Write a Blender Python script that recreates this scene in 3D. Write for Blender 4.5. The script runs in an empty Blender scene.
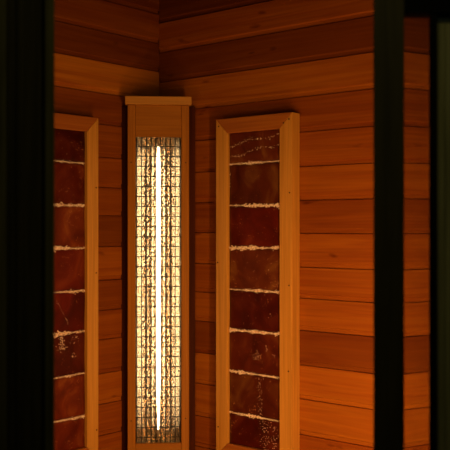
import bpy, bmesh, math, random
from mathutils import Vector, Matrix
random.seed(7)
C = bpy.context.scene.collection
ZC = 1.25                      # eye height
F = 895.0                      # focal length in pixels of the 450 px frame

# ------------------------------------------------------------------ camera
cam_data = bpy.data.cameras.new('camera'); cam = bpy.data.objects.new('camera', cam_data); C.objects.link(cam)
cam_data.sensor_width = 36.0; cam_data.lens = F / 450 * 36
cam_data.shift_y = 2.0 / 450
cam.location = (0, 0, ZC); cam.rotation_euler = (math.pi / 2, 0, 0)
cam_data.dof.use_dof = True; cam_data.dof.focus_distance = 2.78; cam_data.dof.aperture_fstop = 4.0
cam_data.clip_start = 0.05
bpy.context.scene.camera = cam

# ------------------------------------------------------------------ world, exposure
w = bpy.data.worlds.new('world'); bpy.context.scene.world = w; w.use_nodes = True
w.node_tree.nodes['Background'].inputs[0].default_value = (0.55, 0.62, 0.25, 1)
w.node_tree.nodes['Background'].inputs[1].default_value = 0.004
vs = bpy.context.scene.view_settings
vs.view_transform = 'Standard'; vs.look = 'None'; vs.gamma = 1; vs.use_curve_mapping = False; vs.exposure = 0.0

def area(name, loc, target, sx, sy, power, color):
    l = bpy.data.lights.new(name, 'AREA'); l.shape = 'RECTANGLE'; l.size = sx; l.size_y = sy
    l.energy = power; l.color = color
    o = bpy.data.objects.new(name, l); C.objects.link(o); o.location = loc
    o.rotation_euler = (Vector(target) - Vector(loc)).to_track_quat('-Z', 'Y').to_euler()
    return o
GLOW = (1.0, 0.40, 0.10)
# assumed low fill light, unseen, by the doorway, under the eye line, shining up into the corner
area('low_fill_light', (0.10, 1.90, 0.50), (0.0, 2.8, 1.0), 0.40, 0.10, 3.0, GLOW)
# assumed unseen fill light at the front wall, left of the doorway
area('front_fill_light', (-0.62, 1.76, 1.0), (0.25, 2.6, 1.0), 0.10, 0.6, 1.4, GLOW)
# added unseen fill light behind the slim post, brightening right wall and frames
area('post_fill_light', (0.311, 1.69, 0.98), (0.0, 2.9, 0.98), 0.03, 0.75, 5.6, GLOW)
# assumed dim light, unseen, in the room outside the cabin
area('hall_fill_light', (0.35, 0.4, 2.25), (0.15, 1.7, 1.4), 0.3, 0.3, 1.7, (1.0, 0.84, 0.30))

# ------------------------------------------------------------------ helpers
def V(*a): return Vector(a)
def box(bm, x0, x1, y0, y1, z0, z1):
    vs_ = [bm.verts.new((x, y, z)) for x in (x0, x1) for y in (y0, y1) for z in (z0, z1)]
    for f in ((0,1,3,2), (4,6,7,5), (0,4,5,1), (2,3,7,6), (0,2,6,4), (1,5,7,3)):
        bm.faces.new([vs_[i] for i in f])
def prism(bm, pts, ext):
    """pts: list of Vector (planar outline), extruded by vector ext"""
    a = [bm.verts.new(p) for p in pts]; b = [bm.verts.new(Vector(p) + ext) for p in pts]
    n = len(pts)
    bm.faces.new(a[::-1]); bm.faces.new(b)
    for i in range(n): bm.faces.new((a[i], a[(i+1) % n], b[(i+1) % n], b[i]))
def obj(name, bm, m, parent=None, bev=0, smooth=False, seg=2):
    bmesh.ops.recalc_face_normals(bm, faces=bm.faces[:])
    me = bpy.data.meshes.new(name); bm.to_mesh(me); bm.free()
    o = bpy.data.objects.new(name, me); C.objects.link(o)
    if m: me.materials.append(m)
    if smooth:
        for p in me.polygons: p.use_smooth = True
    if bev:
        b = o.modifiers.new('bevel', 'BEVEL'); b.width = bev; b.segments = seg; b.limit_method = 'ANGLE'
    if parent: o.parent = parent
    return o
def struct(name, bm, m, bev=0):
    o = obj(name, bm, m, None, bev); o['kind'] = 'structure'; return o
def thing(name, label, cat, loc, rz, group=None):
    o = bpy.data.objects.new(name, None); C.objects.link(o)
    o.location = loc; o.rotation_euler = (0, 0, rz); o['label'] = label; o['category'] = cat
    if group: o['group'] = group
    return o
def tube(bm, path, r, n=8):
    """straight-segment tube"""
    prev = None
    for i, p in enumerate(path):
        p = Vector(p)
        d = (Vector(path[min(i+1, len(path)-1)]) - Vector(path[max(i-1, 0)])).normalized()
        u = d.orthogonal().normalized(); v = d.cross(u)
        ring = [bm.verts.new(p + (u*math.cos(t)+v*math.sin(t))*r) for t in [2*math.pi*k/n for k in range(n)]]
        if prev:
            for k in range(n): bm.faces.new((prev[k], prev[(k+1) % n], ring[(k+1) % n], ring[k]))
        else: bm.faces.new(ring[::-1])
        prev = ring
    bm.faces.new(prev)
def lathe(bm, prof, n=20):
    """prof: (radius, z) from bottom to top, around local z"""
    prev = None
    for r, z in prof:
        ring = [bm.verts.new((r*math.cos(t), r*math.sin(t), z)) for t in [2*math.pi*k/n for k in range(n)]]
        if prev:
            for k in range(n): bm.faces.new((prev[k], prev[(k+1) % n], ring[(k+1) % n], ring[k]))
        else: bm.faces.new(ring[::-1])
        prev = ring
    bm.faces.new(prev)

# ------------------------------------------------------------------ materials
class N:
    def __init__(s, name):
        s.m = bpy.data.materials.new(name); s.m.use_nodes = True; s.t = s.m.node_tree
        s.b = s.t.nodes['Principled BSDF']
    def n(s, typ, **kw):
        x = s.t.nodes.new(typ)
        for k, v in kw.items():
            if k.startswith('i_'): x.inputs[k[2:].replace('_', ' ')].default_value = v
            else: setattr(x, k, v)
        return x
    def l(s, a, b): s.t.links.new(a, b)
    def mix(s, typ, fac, a, b):
        x = s.n('ShaderNodeMix', data_type='RGBA', blend_type=typ)
        for sock, v in ((x.inputs[0], fac), (x.inputs[6], a), (x.inputs[7], b)):
            if hasattr(v, 'is_linked') or hasattr(v, 'links'): s.l(v, sock)
            else: sock.default_value = v
        return x.outputs[2]
    def ramp(s, inp, stops):
        x = s.n('ShaderNodeValToRGB'); e = x.color_ramp.elements
        while len(e) < len(stops): e.new(0.5)
        for el, (p, c) in zip(e, stops):
            el.position = p; el.color = (c, c, c, 1) if not isinstance(c, tuple) else (*c[:3], 1)
        s.l(inp, x.inputs[0]); return x.outputs[0]

def wood(name, base, dark, axis, rough=0.42, tone=False, fine=1.0, contrast=0.75, knots=False, spec=0.5):
    """grain runs along the local axis 'X' or 'Z'"""
    k = N(name)
    co = k.n('ShaderNodeTexCoord')
    vec = co.outputs['Object']
    if tone:
        at = k.n('ShaderNodeAttribute', attribute_name='tone')      # r = tone, g = offset per board, b = redness
        sep = k.n('ShaderNodeSeparateColor'); k.l(at.outputs['Color'], sep.inputs[0])
        cmb = k.n('ShaderNodeCombineXYZ'); mul = k.n('ShaderNodeMath', operation='MULTIPLY'); mul.inputs[1].default_value = 37.0
        k.l(sep.outputs[1], mul.inputs[0]); k.l(mul.outputs[0], cmb.inputs[0]); k.l(mul.outputs[0], cmb.inputs[1])
        add = k.n('ShaderNodeVectorMath', operation='ADD'); k.l(vec, add.inputs[0]); k.l(cmb.outputs[0], add.inputs[1]); vec = add.outputs[0]
    else:
        inf = k.n('ShaderNodeObjectInfo'); mul = k.n('ShaderNodeMath', operation='MULTIPLY'); mul.inputs[1].default_value = 9.0
        k.l(inf.outputs['Random'], mul.inputs[0])
        add = k.n('ShaderNodeVectorMath', operation='ADD'); k.l(vec, add.inputs[0]); k.l(mul.outputs[0], add.inputs[1]); vec = add.outputs[0]
    def mapped(sc):
        mp = k.n('ShaderNodeMapping'); k.l(vec, mp.inputs[0]); mp.inputs['Scale'].default_value = sc; return mp.outputs[0]
    lo, hi = 1.6, 38.0*fine
    sc1 = (lo, hi, hi) if axis == 'X' else (hi, hi, lo)
    sc2 = (lo*3, hi*5, hi*5) if axis == 'X' else (hi*5, hi*5, lo*3)
    n1 = k.n('ShaderNodeTexNoise', i_Scale=1.0, i_Detail=4.0, i_Distortion=1.3); k.l(mapped(sc1), n1.inputs['Vector'])
    n2 = k.n('ShaderNodeTexNoise', i_Scale=1.0, i_Detail=3.0); k.l(mapped(sc2), n2.inputs['Vector'])
    g1 = k.ramp(n1.outputs[0], [(0.33, 0.0), (0.66, 1.0)])
    col = k.mix('MIX', g1, (*dark, 1), (*base, 1))
    g2 = k.ramp(n2.outputs[0], [(0.3, 1-0.35*contrast), (0.7, 1.0)])
    col = k.mix('MULTIPLY', 1.0, col, g2)
    if knots:
        v = k.n('ShaderNodeTexNoise', i_Scale=1.0, i_Detail=2.0); k.l(mapped((7, 26, 26) if axis == 'X' else (26, 26, 7)), v.inputs['Vector'])
        kn = k.ramp(v.outputs[0], [(0.22, (0.35, 0.16, 0.12)), (0.30, (1.0, 1.0, 1.0))])
        col = k.mix('MULTIPLY', 1.0, col, kn)
    if tone:
        t2 = k.ramp(sep.outputs[0], [(0.0, (0.10, 0.03, 0.02)), (0.5, (0.85, 0.76, 0.7)), (1.0, (1.9, 2.5, 2.4))])
        col = k.mix('MULTIPLY', 1.0, col, t2)
    k.l(col, k.b.inputs['Base Color'])
    k.b.inputs['Roughness'].default_value = rough; k.b.inputs['Specular IOR Level'].default_value = spec
    bp = k.n('ShaderNodeBump'); bp.inputs['Strength'].default_value = 0.12; bp.inputs['Distance'].default_value = 0.002
    k.l(n2.outputs[0], bp.inputs['Height']); k.l(bp.outputs[0], k.b.inputs['Normal'])
    return k.m
def plain(name, col, rough=0.5, metal=0.0, noise=0.15, spec=0.5):
    k = N(name)
    co = k.n('ShaderNodeTexCoord'); n1 = k.n('ShaderNodeTexNoise', i_Scale=30.0, i_Detail=3.0); k.l(co.outputs['Object'], n1.inputs['Vector'])
    f = k.ramp(n1.outputs[0], [(0.3, 1-noise), (0.7, 1.0)])
    k.l(k.mix('MULTIPLY', 1.0, (*col, 1), f), k.b.inputs['Base Color'])
    k.b.inputs['Roughness'].default_value = rough; k.b.inputs['Metallic'].default_value = metal
    k.b.inputs['Specular IOR Level'].default_value = spec
    return k.m

M_cedar = wood('cedar_boards', (0.43, 0.150, 0.012), (0.32, 0.088, 0.008), 'X', rough=0.5, contrast=0.5, tone=True, knots=True, spec=0.25)
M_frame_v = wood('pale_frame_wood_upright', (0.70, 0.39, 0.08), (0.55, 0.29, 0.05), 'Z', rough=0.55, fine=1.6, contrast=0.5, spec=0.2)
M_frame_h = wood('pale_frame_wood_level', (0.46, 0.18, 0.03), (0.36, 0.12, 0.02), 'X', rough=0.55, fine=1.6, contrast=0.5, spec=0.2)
M_heat_v = wood('heater_wood_upright', (0.46, 0.20, 0.02), (0.36, 0.15, 0.013), 'Z', rough=0.5, fine=1.6, contrast=0.5, spec=0.2)
M_heat_h = wood('heater_wood_level', (0.46, 0.20, 0.02), (0.36, 0.15, 0.013), 'X', rough=0.5, fine=1.6, contrast=0.5, spec=0.2)
M_back = wood('dark_back_board', (0.09, 0.018, 0.004), (0.05, 0.010, 0.003), 'Z', rough=0.6, spec=0.1)  # dark wood for the board that shows on both sides of the heater
M_lid = wood('heater_lid_wood', (0.62, 0.34, 0.08), (0.50, 0.26, 0.06), 'X', rough=0.5, fine=1.6, contrast=0.5, spec=0.2)
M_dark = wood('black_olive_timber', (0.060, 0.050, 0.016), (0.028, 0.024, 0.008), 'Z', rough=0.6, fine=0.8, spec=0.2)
M_lit_edge = wood('olive_timber_lit_edge', (0.13, 0.12, 0.045), (0.07, 0.065, 0.025), 'Z', rough=0.6, fine=0.8, spec=0.2)  # lit copy of the black olive timber: jamb highlights put into the colour
M_black = plain('black_metal', (0.004, 0.004, 0.003), 0.7, 0.0, spec=0.05)
M_olive = wood('olive_painted_board', (0.32, 0.32, 0.19), (0.20, 0.20, 0.10), 'Z', rough=0.7, fine=0.8, spec=0.1)
M_nail = plain('nail_hole', (0.02, 0.008, 0.005), 0.7)
M_wire = plain('dark_steel_wire', (0.02, 0.013, 0.009), 0.5, 0.0)
M_ceram = plain('ceramic', (0.45, 0.36, 0.26), 0.6)
M_floor = plain('floor_board', (0.10, 0.05, 0.025), 0.6)

# hammered reflector
k = N('hammered_reflector'); co = k.n('ShaderNodeTexCoord')
vo = k.n('ShaderNodeTexVoronoi', i_Scale=270.0); k.l(co.outputs['Object'], vo.inputs['Vector'])
bp = k.n('ShaderNodeBump'); bp.inputs['Strength'].default_value = 1.0; bp.inputs['Distance'].default_value = 0.0008
k.l(vo.outputs['Distance'], bp.inputs['Height']); k.l(bp.outputs[0], k.b.inputs['Normal'])
k.b.inputs['Base Color'].default_value = (0.52, 0.45, 0.34, 1); k.b.inputs['Metallic'].default_value = 0.85; k.b.inputs['Roughness'].default_value = 0.16
M_refl = k.m
# glowing quartz rod
k = N('glowing_quartz'); k.b.inputs['Base Color'].default_value = (0.9, 0.8, 0.6, 1)
k.b.inputs['Emission Color'].default_value = (1.0, 0.74, 0.42, 1); k.b.inputs['Emission Strength'].default_value = 10.0
M_glow = k.m

# salt tiles : dark red translucent rock salt
def salt_mat():
    k = N('red_rock_salt'); co = k.n('ShaderNodeTexCoord'); inf = k.n('ShaderNodeObjectInfo')
    mul = k.n('ShaderNodeMath', operation='MULTIPLY'); mul.inputs[1].default_value = 50.0; k.l(inf.outputs['Random'], mul.inputs[0])
    add = k.n('ShaderNodeVectorMath', operation='ADD'); k.l(co.outputs['Object'], add.inputs[0]); k.l(mul.outputs[0], add.inputs[1])
    n1 = k.n('ShaderNodeTexNoise', i_Scale=9.0, i_Detail=5.0, i_Distortion=1.5); k.l(add.outputs[0], n1.inputs['Vector'])
    base = k.ramp(n1.outputs[0], [(0.32, (0.06, 0.005, 0.004)), (0.55, (0.12, 0.014, 0.007)), (0.75, (0.21, 0.05, 0.02))])
    hue = k.n('ShaderNodeHueSaturation'); k.l(base, hue.inputs['Color'])
    v = k.n('ShaderNodeMapRange'); v.inputs[3].default_value = 0.85; v.inputs[4].default_value = 1.1; k.l(inf.outputs['Random'], v.inputs[0]); k.l(v.outputs[0], hue.inputs['Value'])
    # each tile has its own tint
    tinted = k.mix('MULTIPLY', 1.0, hue.outputs[0], inf.outputs['Color'])
    # salt bloom: pale crystalline flecks and veils
    n2 = k.n('ShaderNodeTexNoise', i_Scale=230.0, i_Detail=2.0); k.l(add.outputs[0], n2.inputs['Vector'])
    n3 = k.n('ShaderNodeTexNoise', i_Scale=14.0, i_Detail=4.0, i_Distortion=2.5); k.l(add.outputs[0], n3.inputs['Vector'])
    s2 = k.ramp(n2.outputs[0], [(0.60, 0.0), (0.70, 1.0)]); s3 = k.ramp(n3.outputs[0], [(0.56, 0.0), (0.70, 1.0)])
    m = k.n('ShaderNodeMath', operation='MULTIPLY'); k.l(s2, m.inputs[0]); k.l(s3, m.inputs[1])
    col = k.mix('MIX', m.outputs[0], tinted, (0.55, 0.30, 0.16, 1))
    k.l(col, k.b.inputs['Base Color']); k.b.inputs['Roughness'].default_value = 0.28
    k.b.inputs['Specular IOR Level'].default_value = 0.35
    bp = k.n('ShaderNodeBump'); bp.inputs['Strength'].default_value = 0.25; bp.inputs['Distance'].default_value = 0.004
    k.l(n1.outputs[0], bp.inputs['Height']); k.l(bp.outputs[0], k.b.inputs['Normal'])
    return k.m
M_salt = salt_mat()
k = N('salt_crust'); co = k.n('ShaderNodeTexCoord'); n1 = k.n('ShaderNodeTexNoise', i_Scale=160.0, i_Detail=3.0); k.l(co.outputs['Object'], n1.inputs['Vector'])
k.l(k.ramp(n1.outputs[0], [(0.35, (0.75, 0.55, 0.42)), (0.55, (1.0, 0.95, 0.92))]), k.b.inputs['Base Color'])
k.b.inputs['Roughness'].default_value = 0.6; M_crust = k.m
k = N('clear_glass'); k.b.inputs['Transmission Weight'].default_value = 1.0; k.b.inputs['Roughness'].default_value = 0.01
k.b.inputs['Base Color'].default_value = (0.75, 0.8, 0.7, 1); k.b.inputs['IOR'].default_value = 1.5; M_glass = k.m

# ------------------------------------------------------------------ plan of the cabin
CX, CY = (159-225)/F*3.0, 3.0                # the back corner
AR = math.atan2(-0.645, 0.764)               # direction of the right wall away from the corner
AL = math.atan2(-0.764, -0.645)              # direction of the left wall
def wpt(side, s, off=0.0):
    if side == 'R': return CX + .764*s - .645*off, CY - .645*s - .764*off
    return CX - .645*s + .764*off, CY - .764*s - .645*off
CEIL = 2.10
def board_wall(name, side, length, joints, n_first, tones):
    """boards with a long chamfer along the lower edge and a narrow groove.
    local x runs along the wall, local y goes behind it; tones keyed by board index (0 = board just above z_line)"""
    bm = bmesh.new(); lay = bm.loops.layers.float_color.new('tone')
    rz = AR if side == 'R' else AL
    sgn = -1 if side == 'R' else 1           # local +y is left of the direction; the room lies at...
    joints = list(joints); n = n_first
    while joints[0] > 0: joints.insert(0, joints[0]-.0985); n -= 1
    while joints[-1] < CEIL: joints.append(joints[-1]+.0985)
    for q in range(len(joints)-1):
        zb, zt = joints[q], joints[q+1]; n += (1 if q else 0)
        zb2, zt2 = max(zb, 0), min(zt, CEIL)
        if zt2 - zb2 < 0.02: continue
        
        prof = [(0.018, zb2), (0.0060, zb2+0.0008), (0.0038, zb2+0.0020), (0.0036, zb2+0.0125), (0.0006, zb2+0.0150), (0.0, zb2+0.0165), (0.0, zt2-0.0012), (0.0010, zt2), (0.018, zt2)]
        a = [bm.verts.new((0.0, -sgn*y, z)) for y, z in prof]; b = [bm.verts.new((length, -sgn*y, z)) for y, z in prof]
        t = tones.get(n, random.uniform(0.42, 0.6)); off = random.random()
        fs = []
        for i in range(len(prof)):
            j = (i+1) % len(prof); fs.append(bm.faces.new((a[i], a[j], b[j], b[i])))
        fs.append(bm.faces.new(a)); fs.append(bm.faces.new(b))
        for f in fs:
            for lp in f.loops: lp[lay] = (t, off, 0, 1)
    # backing
    box(bm, -0.018, length, *sorted((-sgn*0.0175, -sgn*0.034)), 0, CEIL)
    o = struct(name, bm, M_cedar); o.location = (CX, CY, 0); o.rotation_euler = (0, 0, rz)
    return o
# tones from the photograph's boards, by index upward from the joint near eye level
tones_R = {0: .42, 1: .54, 2: .52, 3: .46, 4: .60, 5: .27, 6: .52, 7: .17, 8: .25, 9: .25,
           -1: .54, -2: .52, -3: .56, -4: .33, -5: .62, -6: .58, -7: .5}
tones_L = {0: .44, 1: .46, 2: .42, 3: .36, 4: .68, 5: .25, 6: .36, 7: .25, 8: .3,
           -1: .28, -2: .56, -3: .36, -4: .46, -5: .42, -6: .56, -7: .5, -8: .5}
# the direction test: for the right wall the back of the wall lies on local +y
JR = [ZC+(227-v)*2.471/F for v in (448, 410, 374, 337, 303, 270, 234, 199, 163.3, 126.5, 89, 52.3, 16, -20, -56)]
JL = [ZC+(227-v)*2.831/F for v in (434, 403, 372.7, 339, 310, 280, 247, 216, 188, 158, 125.5, 94.5, 63, 33, 2, -29)]
board_wall('wall_right', 'R', 0.868, JR, -6, tones_R)
board_wall('wall_left', 'L', 1.74, JL, -7, tones_L)

PR = wpt('R', 0.87)                          # end of the right wall
PL = wpt('L', 1.74)
# floor and ceiling
bm = bmesh.new(); box(bm, -2.2, 1.8, -1.0, 3.3, -0.05, 0.0); struct('floor', bm, M_floor)
bm = bmesh.new()
prism(bm, [V(CX-.0, CY+.04, CEIL), V(PR[0]+.03, PR[1], CEIL), V(0.42, 1.58, CEIL), V(PL[0]-.06, 1.58, CEIL), V(PL[0]-.06, PL[1], CEIL)], V(0, 0, 0.03))
struct('ceiling', bm, M_dark)

# ------------------------------------------------------------------ front timber around the opening (near the camera)
YF = 1.62
def px(x, y=YF): return (x-225)/F*y
def pz(v, y=YF): return ZC + (227-v)/F*y
bm = bmesh.new(); box(bm, PL[0]-.05, px(-40), YF, YF+.03, 0, CEIL); struct('wall_front', bm, M_dark)
# left jamb: outer board, recessed centre, inner lip
bm = bmesh.new()
box(bm, px(15), px(22), YF+.008, YF+.045, 0, CEIL); box(bm, px(6), px(45), YF+.014, YF+.045, 0, CEIL); struct('trim_1', bm, M_dark, bev=.002); bm = bmesh.new()
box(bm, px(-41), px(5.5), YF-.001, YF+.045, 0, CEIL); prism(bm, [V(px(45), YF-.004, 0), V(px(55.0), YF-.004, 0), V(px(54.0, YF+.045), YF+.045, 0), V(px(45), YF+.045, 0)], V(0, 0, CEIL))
struct('trim_5', bm, M_lit_edge, bev=.002)
bm = bmesh.new(); prism(bm, [V(px(373.3), YF, 0), V(px(404.6), YF, 0), V(px(404)-.003, YF+.045, 0), V(px(375.0, YF+.045), YF+.045, 0)], V(0, 0, CEIL)); struct('trim_2', bm, M_dark, bev=.002)
bm = bmesh.new(); box(bm, px(403), px(520), YF+.004, YF+.045, pz(12.5), CEIL); struct('trim_3', bm, M_black, bev=.002)
# glass side pane seen nearly edge on: from the end of the right wall to the front
ax, ay = PR[0]+0.004, PR[1]; bx_, by_ = px(431, 1.634), 1.634
win = bpy.data.objects.new('window_1', None); C.objects.link(win); win['kind'] = 'structure'; win.location = (ax, ay, 0)
d = V(bx_-ax, by_-ay, 0); L = d.length; win.rotation_euler = (0, 0, math.atan2(d.y, d.x))
bm = bmesh.new(); box(bm, 0.004, L, 0.0, 0.008, 0.10, CEIL-.10); obj('pane', bm, M_glass, win)
bm = bmesh.new(); box(bm, 0.0, L, -0.004, 0.014, 0.0, 0.10); box(bm, 0, L, -0.004, 0.014, CEIL-.10, CEIL); obj('window_frame', bm, M_black, win)
bm = bmesh.new(); box(bm, px(430.5), px(438.5), YF+.006, YF+.012, 0, pz(12.5)); struct('trim_4', bm, M_black, bev=.001)
# olive outer board right of it, with shallow upright grooves
bm = bmesh.new()
for x0, x1 in ((438.9, 442.6), (443.0, 449), (449.4, 470), (470.5, 520)): box(bm, px(x0), px(x1), YF+.03, YF+.05, 0, pz(18.5))
box(bm, px(438.9), px(520), YF+.036, YF+.055, 0, pz(18.5))
struct('wall_outer', bm, M_olive, bev=.001)

# ------------------------------------------------------------------ salt tile panels
SEAMS = [.194, .065, -.063, -.192, -.316, -.444, -.572]
T, B = .334, -.712; ST = .045; TH = .040; WD = .291
def salt_panel(side, s0, label, seeds):
    """local x along the wall (away from the corner), local -y/+y out of the wall"""
    rz = AR if side == 'R' else AL
    g = -1 if side == 'R' else 1             # sign of the room side in local y
    x, y = wpt(side, s0, 0.0005)
    t = thing('salt_panel', label, 'salt panel', (x, y, ZC), rz, 'salt tile panels beside the corner heater')
    def Y(a): return g*a
    rnd = random.Random(seeds)
    out = (V(0, 0, 0), ) 
    # mitred frame members
    def member(name, quad, m):
        bm = bmesh.new(); prism(bm, [V(a, Y(0), b) for a, b in quad], V(0, Y(TH), 0))
        return obj(name, bm, m, t, bev=.0016)
    e = .0003
    member('stile', [(0, B+e), (0, T-e), (ST, T-ST-e), (ST, B+ST+e)], M_frame_v)
    member('stile', [(WD, B+e), (WD, T-e), (WD-ST, T-ST-e), (WD-ST, B+ST+e)], M_frame_v)
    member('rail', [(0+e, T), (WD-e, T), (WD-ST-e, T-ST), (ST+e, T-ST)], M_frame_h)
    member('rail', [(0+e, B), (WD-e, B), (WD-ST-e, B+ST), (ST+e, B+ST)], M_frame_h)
    bm = bmesh.new(); box(bm, ST-.004, WD-ST+.004, *sorted((Y(.002), Y(.012))), B+ST-.004, T-ST+.004); obj('backing', bm, M_dark, t)
    D, E, G = (.55, .45, .5, 1), (1.0, .75, .6, 1), (1.0, 1.9, 1.3, 1)      # dark, deep red, amber tiles
    tint = [G, (.95, 1.7, 1.1, 1), E, G, D, (.8, 1.1, .8, 1), (.75, 1.2, .8, 1), D] if side == 'R' else [D, (.85, .9, .7, 1), (1.5, 2.6, 1.5, 1), (1.0, .9, .8, 1), (.9, .5, .6, 1), D, (1.2, 1.7, 1.0, 1), (1.1, 1.5, 1.0, 1)]
    edges = [T-ST+.002] + SEAMS + [B+ST-.002]
    for i in range(len(edges)-1):
        z1, z0 = edges[i]-(.0015 if i else 0), edges[i+1]+.0015
        bm = bmesh.new(); nx, nz = 18, 14
        x0_, x1_ = ST-.003, WD-ST+.003
        grid = []
        fr = rnd.random()*50
        for a in range(nx+1):
            col = []
            for b in range(nz+1):
                u, v = a/nx, b/nz
                edge = min(u, 1-u, v, 1-v)
                h = .0285 + .0012*math.sin(u*5+fr)*math.cos(v*4+fr*2) + rnd.uniform(-.0001, .0001) - (.0012 if edge == 0 else 0)
                col.append(bm.verts.new((x0_+(x1_-x0_)*u, Y(h), z0+(z1-z0)*v)))
            grid.append(col)
        for a in range(nx):
            for b in range(nz): bm.faces.new((grid[a][b], grid[a+1][b], grid[a+1][b+1], grid[a][b+1]))
        ring = [grid[a][0] for a in range(nx)] + [grid[nx][b] for b in range(nz)] + [grid[a][nz] for a in range(nx, 0, -1)] + [grid[0][b] for b in range(nz, 0, -1)]
        back = [bm.verts.new((p.co.x, Y(.013), p.co.z)) for p in ring]
        for q in range(len(ring)):
            bm.faces.new((ring[q], ring[(q+1) % len(ring)], back[(q+1) % len(ring)], back[q]))
        bm.faces.new(back)
        o = obj('salt_tile', bm, M_salt, t, smooth=True)
        o.color = tint[i]
    # crusted salt joints
    for i, z in enumerate(SEAMS):
        bm = bmesh.new()
        slope = rnd.uniform(-.004, .004)
        xs = ST+.002; xe = WD-ST-.002
        if side == 'L' : xe2 = xe
        amp = {0: .0030, 1: .0052, 2: .0060, 3: .0038, 4: .0060, 5: .0040, 6: .0034}[i]
        n = 340
        ph = rnd.random()*6
        for q in range(n):
            u = q/(n-1); x = xs+(xe-xs)*u + rnd.uniform(-.0006, .0006)
            env = .75+.35*math.sin(ph+u*7)*math.sin(ph*2+u*3.1)
            env += .12*math.sin(ph+u*31)
            r = max(.0008, amp*env*rnd.uniform(.22, .60))
            zz = z + slope*(u-.5) + rnd.gauss(0, .62)*amp*env
            mt = Matrix.Translation((x, Y(.0296), zz)) @ Matrix.Rotation(rnd.uniform(0, 3), 4, V(rnd.random(), rnd.random(), rnd.random()+.1)) @ Matrix.Diagonal((r*1.15, r*.9, r, 1))
            bmesh.ops.create_icosphere(bm, subdivisions=1, radius=1.0, matrix=mt)
        o = obj('salt_joint', bm, M_crust, t)
        o['label'] = 'pale crusted salt joint'
    # loose crystals and drips grown on the tiles
    spots = {'R': [((.055, -.31), (.014, .012)), ], 'L': []}
    bm = bmesh.new()
    def drip(x, z0, z1, n, w, r):
        for q in range(n):
            z = z0+(z1-z0)*rnd.random(); xx = x+rnd.gauss(0, w)
            if not (ST+.004 < xx < WD-ST-.004): continue
            rr = r*rnd.uniform(.4, 1)
            bmesh.ops.create_icosphere(bm, subdivisions=1, radius=rr, matrix=Matrix.Translation((xx, Y(.0298), z)))
    IW = WD-2*ST
    if side == 'R':
        X = lambda f: ST + IW*f
        drip(X(.70), -.665, -.58, 70, .012, .0012); drip(X(.88), -.66, -.59, 40, .007, .0012)
        drip(X(.60), -.565, -.45, 60, .006, .0010); drip(X(.53), -.40, -.37, 40, .009, .0010)
        drip(X(.72), -.37, -.35, 6, .003, .0014); drip(X(.9), -.385, -.375, 9, .012, .0010)
        for q in range(70):                  # slanting veins on the top tile
            u = rnd.random()
            for zz, k_ in ((.262, .022), (.228, .03)):
                bmesh.ops.create_icosphere(bm, subdivisions=1, radius=rnd.uniform(.0004, .0013),
                    matrix=Matrix.Translation((X(.03+.94*u), Y(.0298), zz+k_*(u-.4)+.005*math.sin(u*9+zz*40)+rnd.gauss(0, .0022))))
        drip(X(.02), .12, .18, 14, .001, .0016)
        drip(X(.55), -.28, -.07, 34, .05, .0008); drip(X(.80), -.28, -.1, 6, .005, .0015)
        drip(X(.97), .02, .06, 8, .001, .0015)
    else:
        X = lambda f: ST + IW*f
        drip(X(.45), -.37, -.325, 50, .009, .0020); drip(X(.2), -.35, -.325, 16, .008, .0016)
        for q in range(26):
            v = rnd.random(); bmesh.ops.create_icosphere(bm, subdivisions=1, radius=rnd.uniform(.0005, .0011),
                    matrix=Matrix.Translation((X(.55-.22*v), Y(.0298), -.215-.07*v+rnd.gauss(0, .002))))
        drip(X(.22), -.39, -.375, 12, .003, .0016); drip(X(.5), .05, .26, 16, .04, .0008)
    obj('salt_crystals', bm, M_crust, t)['kind'] = 'stuff'
    # nail holes
    for a, b in ([(WD-.010, T-.02), (WD-.008, .10), (WD-.010, -.17), (WD-.012, -.42), (.012, T-.022), (WD-.03, T-.03), (.008, -.11), (.010, -.62)] if side == 'R'
                 else [(.010, .12), (.010, -.14), (.008, -.62)]):
        bm = bmesh.new(); bmesh.ops.create_cone(bm, cap_ends=True, segments=10, radius1=.0022, radius2=.0022, depth=.002,
            matrix=Matrix.Translation((a, Y(TH+.0002), b)) @ Matrix.Rotation(math.pi/2, 4, 'X'))
        obj('nail', bm, M_nail, t)
    return t
salt_panel('R', .2865, 'tall wooden framed panel of dark red salt tiles right of the corner heater', 5)
salt_panel('L', .3053, 'tall wooden framed salt tile panel left of the heater, partly behind the dark jamb', 11)

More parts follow.
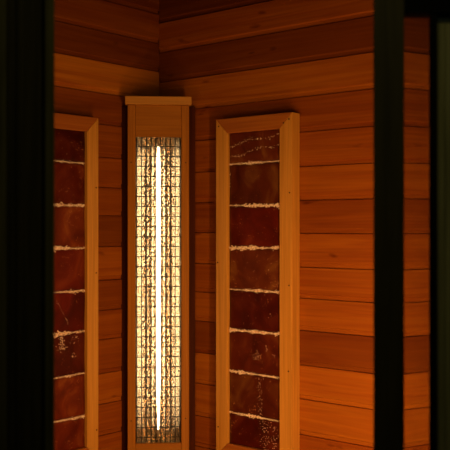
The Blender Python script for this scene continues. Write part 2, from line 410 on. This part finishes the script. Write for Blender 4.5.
# ------------------------------------------------------------------ corner heater
def heater(loc, rz, label, group=None):
    """local x across, local -y towards the room, z relative to the eye line; origin at the bottom"""
    BZ = -.765
    t = thing('infrared_heater', label, 'heater', (loc[0], loc[1], ZC+BZ*.988), rz, group); t.scale = (.988, .988, .988)
    def Z(v): return v-BZ
    W = .0985; ow = .0732; top = .3915; o1, o2 = .289, -.694
    fd = .018                                # depth of the face frame
    for sx in (-1, 1):                       # upright side stiles with the side boards behind them
        bm = bmesh.new(); a, b = sorted((sx*ow, sx*W)); box(bm, a, b, -.001, fd, 0, Z(top)); obj('stile', bm, M_heat_v, t, bev=.0024)
        bm = bmesh.new(); a, b = sorted((sx*(W-.012), sx*(W-.001))); box(bm, a, b, fd+.0005, .050, 0, Z(top)); obj('side_board', bm, M_heat_v, t)
    bm = bmesh.new(); box(bm, -ow+.0003, ow-.0003, .0005, fd, Z(o1), Z(top)); obj('top_rail', bm, M_heat_h, t, bev=.0008)
    bm = bmesh.new(); box(bm, -ow+.0003, ow-.0003, .0005, fd, 0, Z(o2)); obj('bottom_rail', bm, M_heat_h, t, bev=.0008)
    bm = bmesh.new()                         # lid: front edge and bevelled back corners
    prism(bm, [V(-.106, -.010, Z(top)+.0003), V(.106, -.010, Z(top)+.0003), V(.106, .018, Z(top)+.0003), V(.05, .072, Z(top)+.0003), V(-.05, .072, Z(top)+.0003), V(-.106, .018, Z(top)+.0003)], V(0, 0, .0262))
    obj('lid', bm, M_lid, t, bev=.0012)
    bm = bmesh.new(); box(bm, -.1200, .1200, .0445, .0500, 0, Z(top)); obj('back_board', bm, M_back, t)
    # reflector trough
    bm = bmesh.new()
    hp = [(.0718, .006), (.0710, .014), (.0500, .0365), (.0440, .0395), (.0370, .0380), (.0300, .0400), (.0230, .0385), (.0160, .0405), (.0090, .0390), (0, .0415)]
    pr = [(-x, y) for x, y in hp] + [(x, y) for x, y in hp[-2::-1]]
    from bisect import bisect_right
    cols, nz = 46, 300                       # beaten sheet: every dimple is a facet of its own
    xs_ = [p[0] for p in pr]; jr = random.Random(3)
    def yat(x):
        q = min(max(bisect_right(xs_, x)-1, 0), len(pr)-2); f = (x-pr[q][0])/(pr[q+1][0]-pr[q][0]); return pr[q][1]+f*(pr[q+1][1]-pr[q][1])
    rows = []
    for i in range(nz+1):
        z = Z(o2+.001)+(o1-o2-.002)*i/nz; row = []
        for c in range(cols+1):
            x = pr[0][0]+(pr[-1][0]-pr[0][0])*c/cols; edge = c in (0, cols) or i in (0, nz)
            row.append(bm.verts.new((x, yat(x)+(0 if edge else jr.uniform(-.0009, .0009)), z)))
        rows.append(row)
    for i in range(nz):
        for j in range(cols): bm.faces.new((rows[i][j], rows[i+1][j], rows[i+1][j+1], rows[i][j+1]))
    bm.faces.new([v for v in rows[0]]); bm.faces.new([v for v in rows[-1]])
    r = obj('reflector', bm, M_refl, t)
    # lamp
    ly = .0245
    z0, z1 = Z(-.655), Z(.262)
    bm = bmesh.new(); lathe(bm, [(.0015, z0), (.0025, z0+.03), (.0045, z0+.09), (.0064, z0+.16), (.0070, (z0+z1)/2), (.0064, z1-.07), (.0045, z1-.03), (.002, z1)])
    lm = obj('quartz_rod', bm, M_glow, t, smooth=True); lm.location = (0, ly, 0)
    for a, b in ((Z(-.685), z0), (z1, Z(.283))):
        bm = bmesh.new(); lathe(bm, [(.005, a), (.005, a+.3*(b-a)), (.003, a+.35*(b-a)), (.003, b)] if a < z0 else [(.003, a), (.003, a+.6*(b-a)), (.005, a+.65*(b-a)), (.005, b)])
        h = obj('lamp_holder', bm, M_ceram, t); h.location = (0, ly, 0)
    # wire guard: uprights every 15.4 mm, crossbars every 32 mm
    x = -.0693
    R_ = .0016
    while x < .071:
        bm = bmesh.new(); tube(bm, [(x, .0075, Z(o2)+.001), (x, .0075, Z(o1)-.001)], R_, 6); obj('guard_wire', bm, M_wire, t); x += .0154
    z = o1-.030
    while z > o2+.006:
        bm = bmesh.new(); tube(bm, [(-ow+.001, .0052, Z(z)), (ow-.001, .0052, Z(z))], R_, 6); obj('guard_wire', bm, M_wire, t); z -= .0322
    for a, b in ((.0875, .207), (-.087, .207), (.087, -.615), (-.087, -.62)):
        bm = bmesh.new(); bmesh.ops.create_cone(bm, cap_ends=True, segments=10, radius1=.002, radius2=.002, depth=.002,
            matrix=Matrix.Translation((a, -.0012, Z(b))) @ Matrix.Rotation(math.pi/2, 4, 'X')); obj('nail', bm, M_nail, t)
    return t
nb = V(.0842, -.9964, 0)
fc = V(CX, CY, 0) + nb*.165 + V(-.0036, 0, 0)
h = heater((fc.x, fc.y), math.atan2(.0842, .9964), 'tall wooden corner heater with wire guard over a glowing rod')
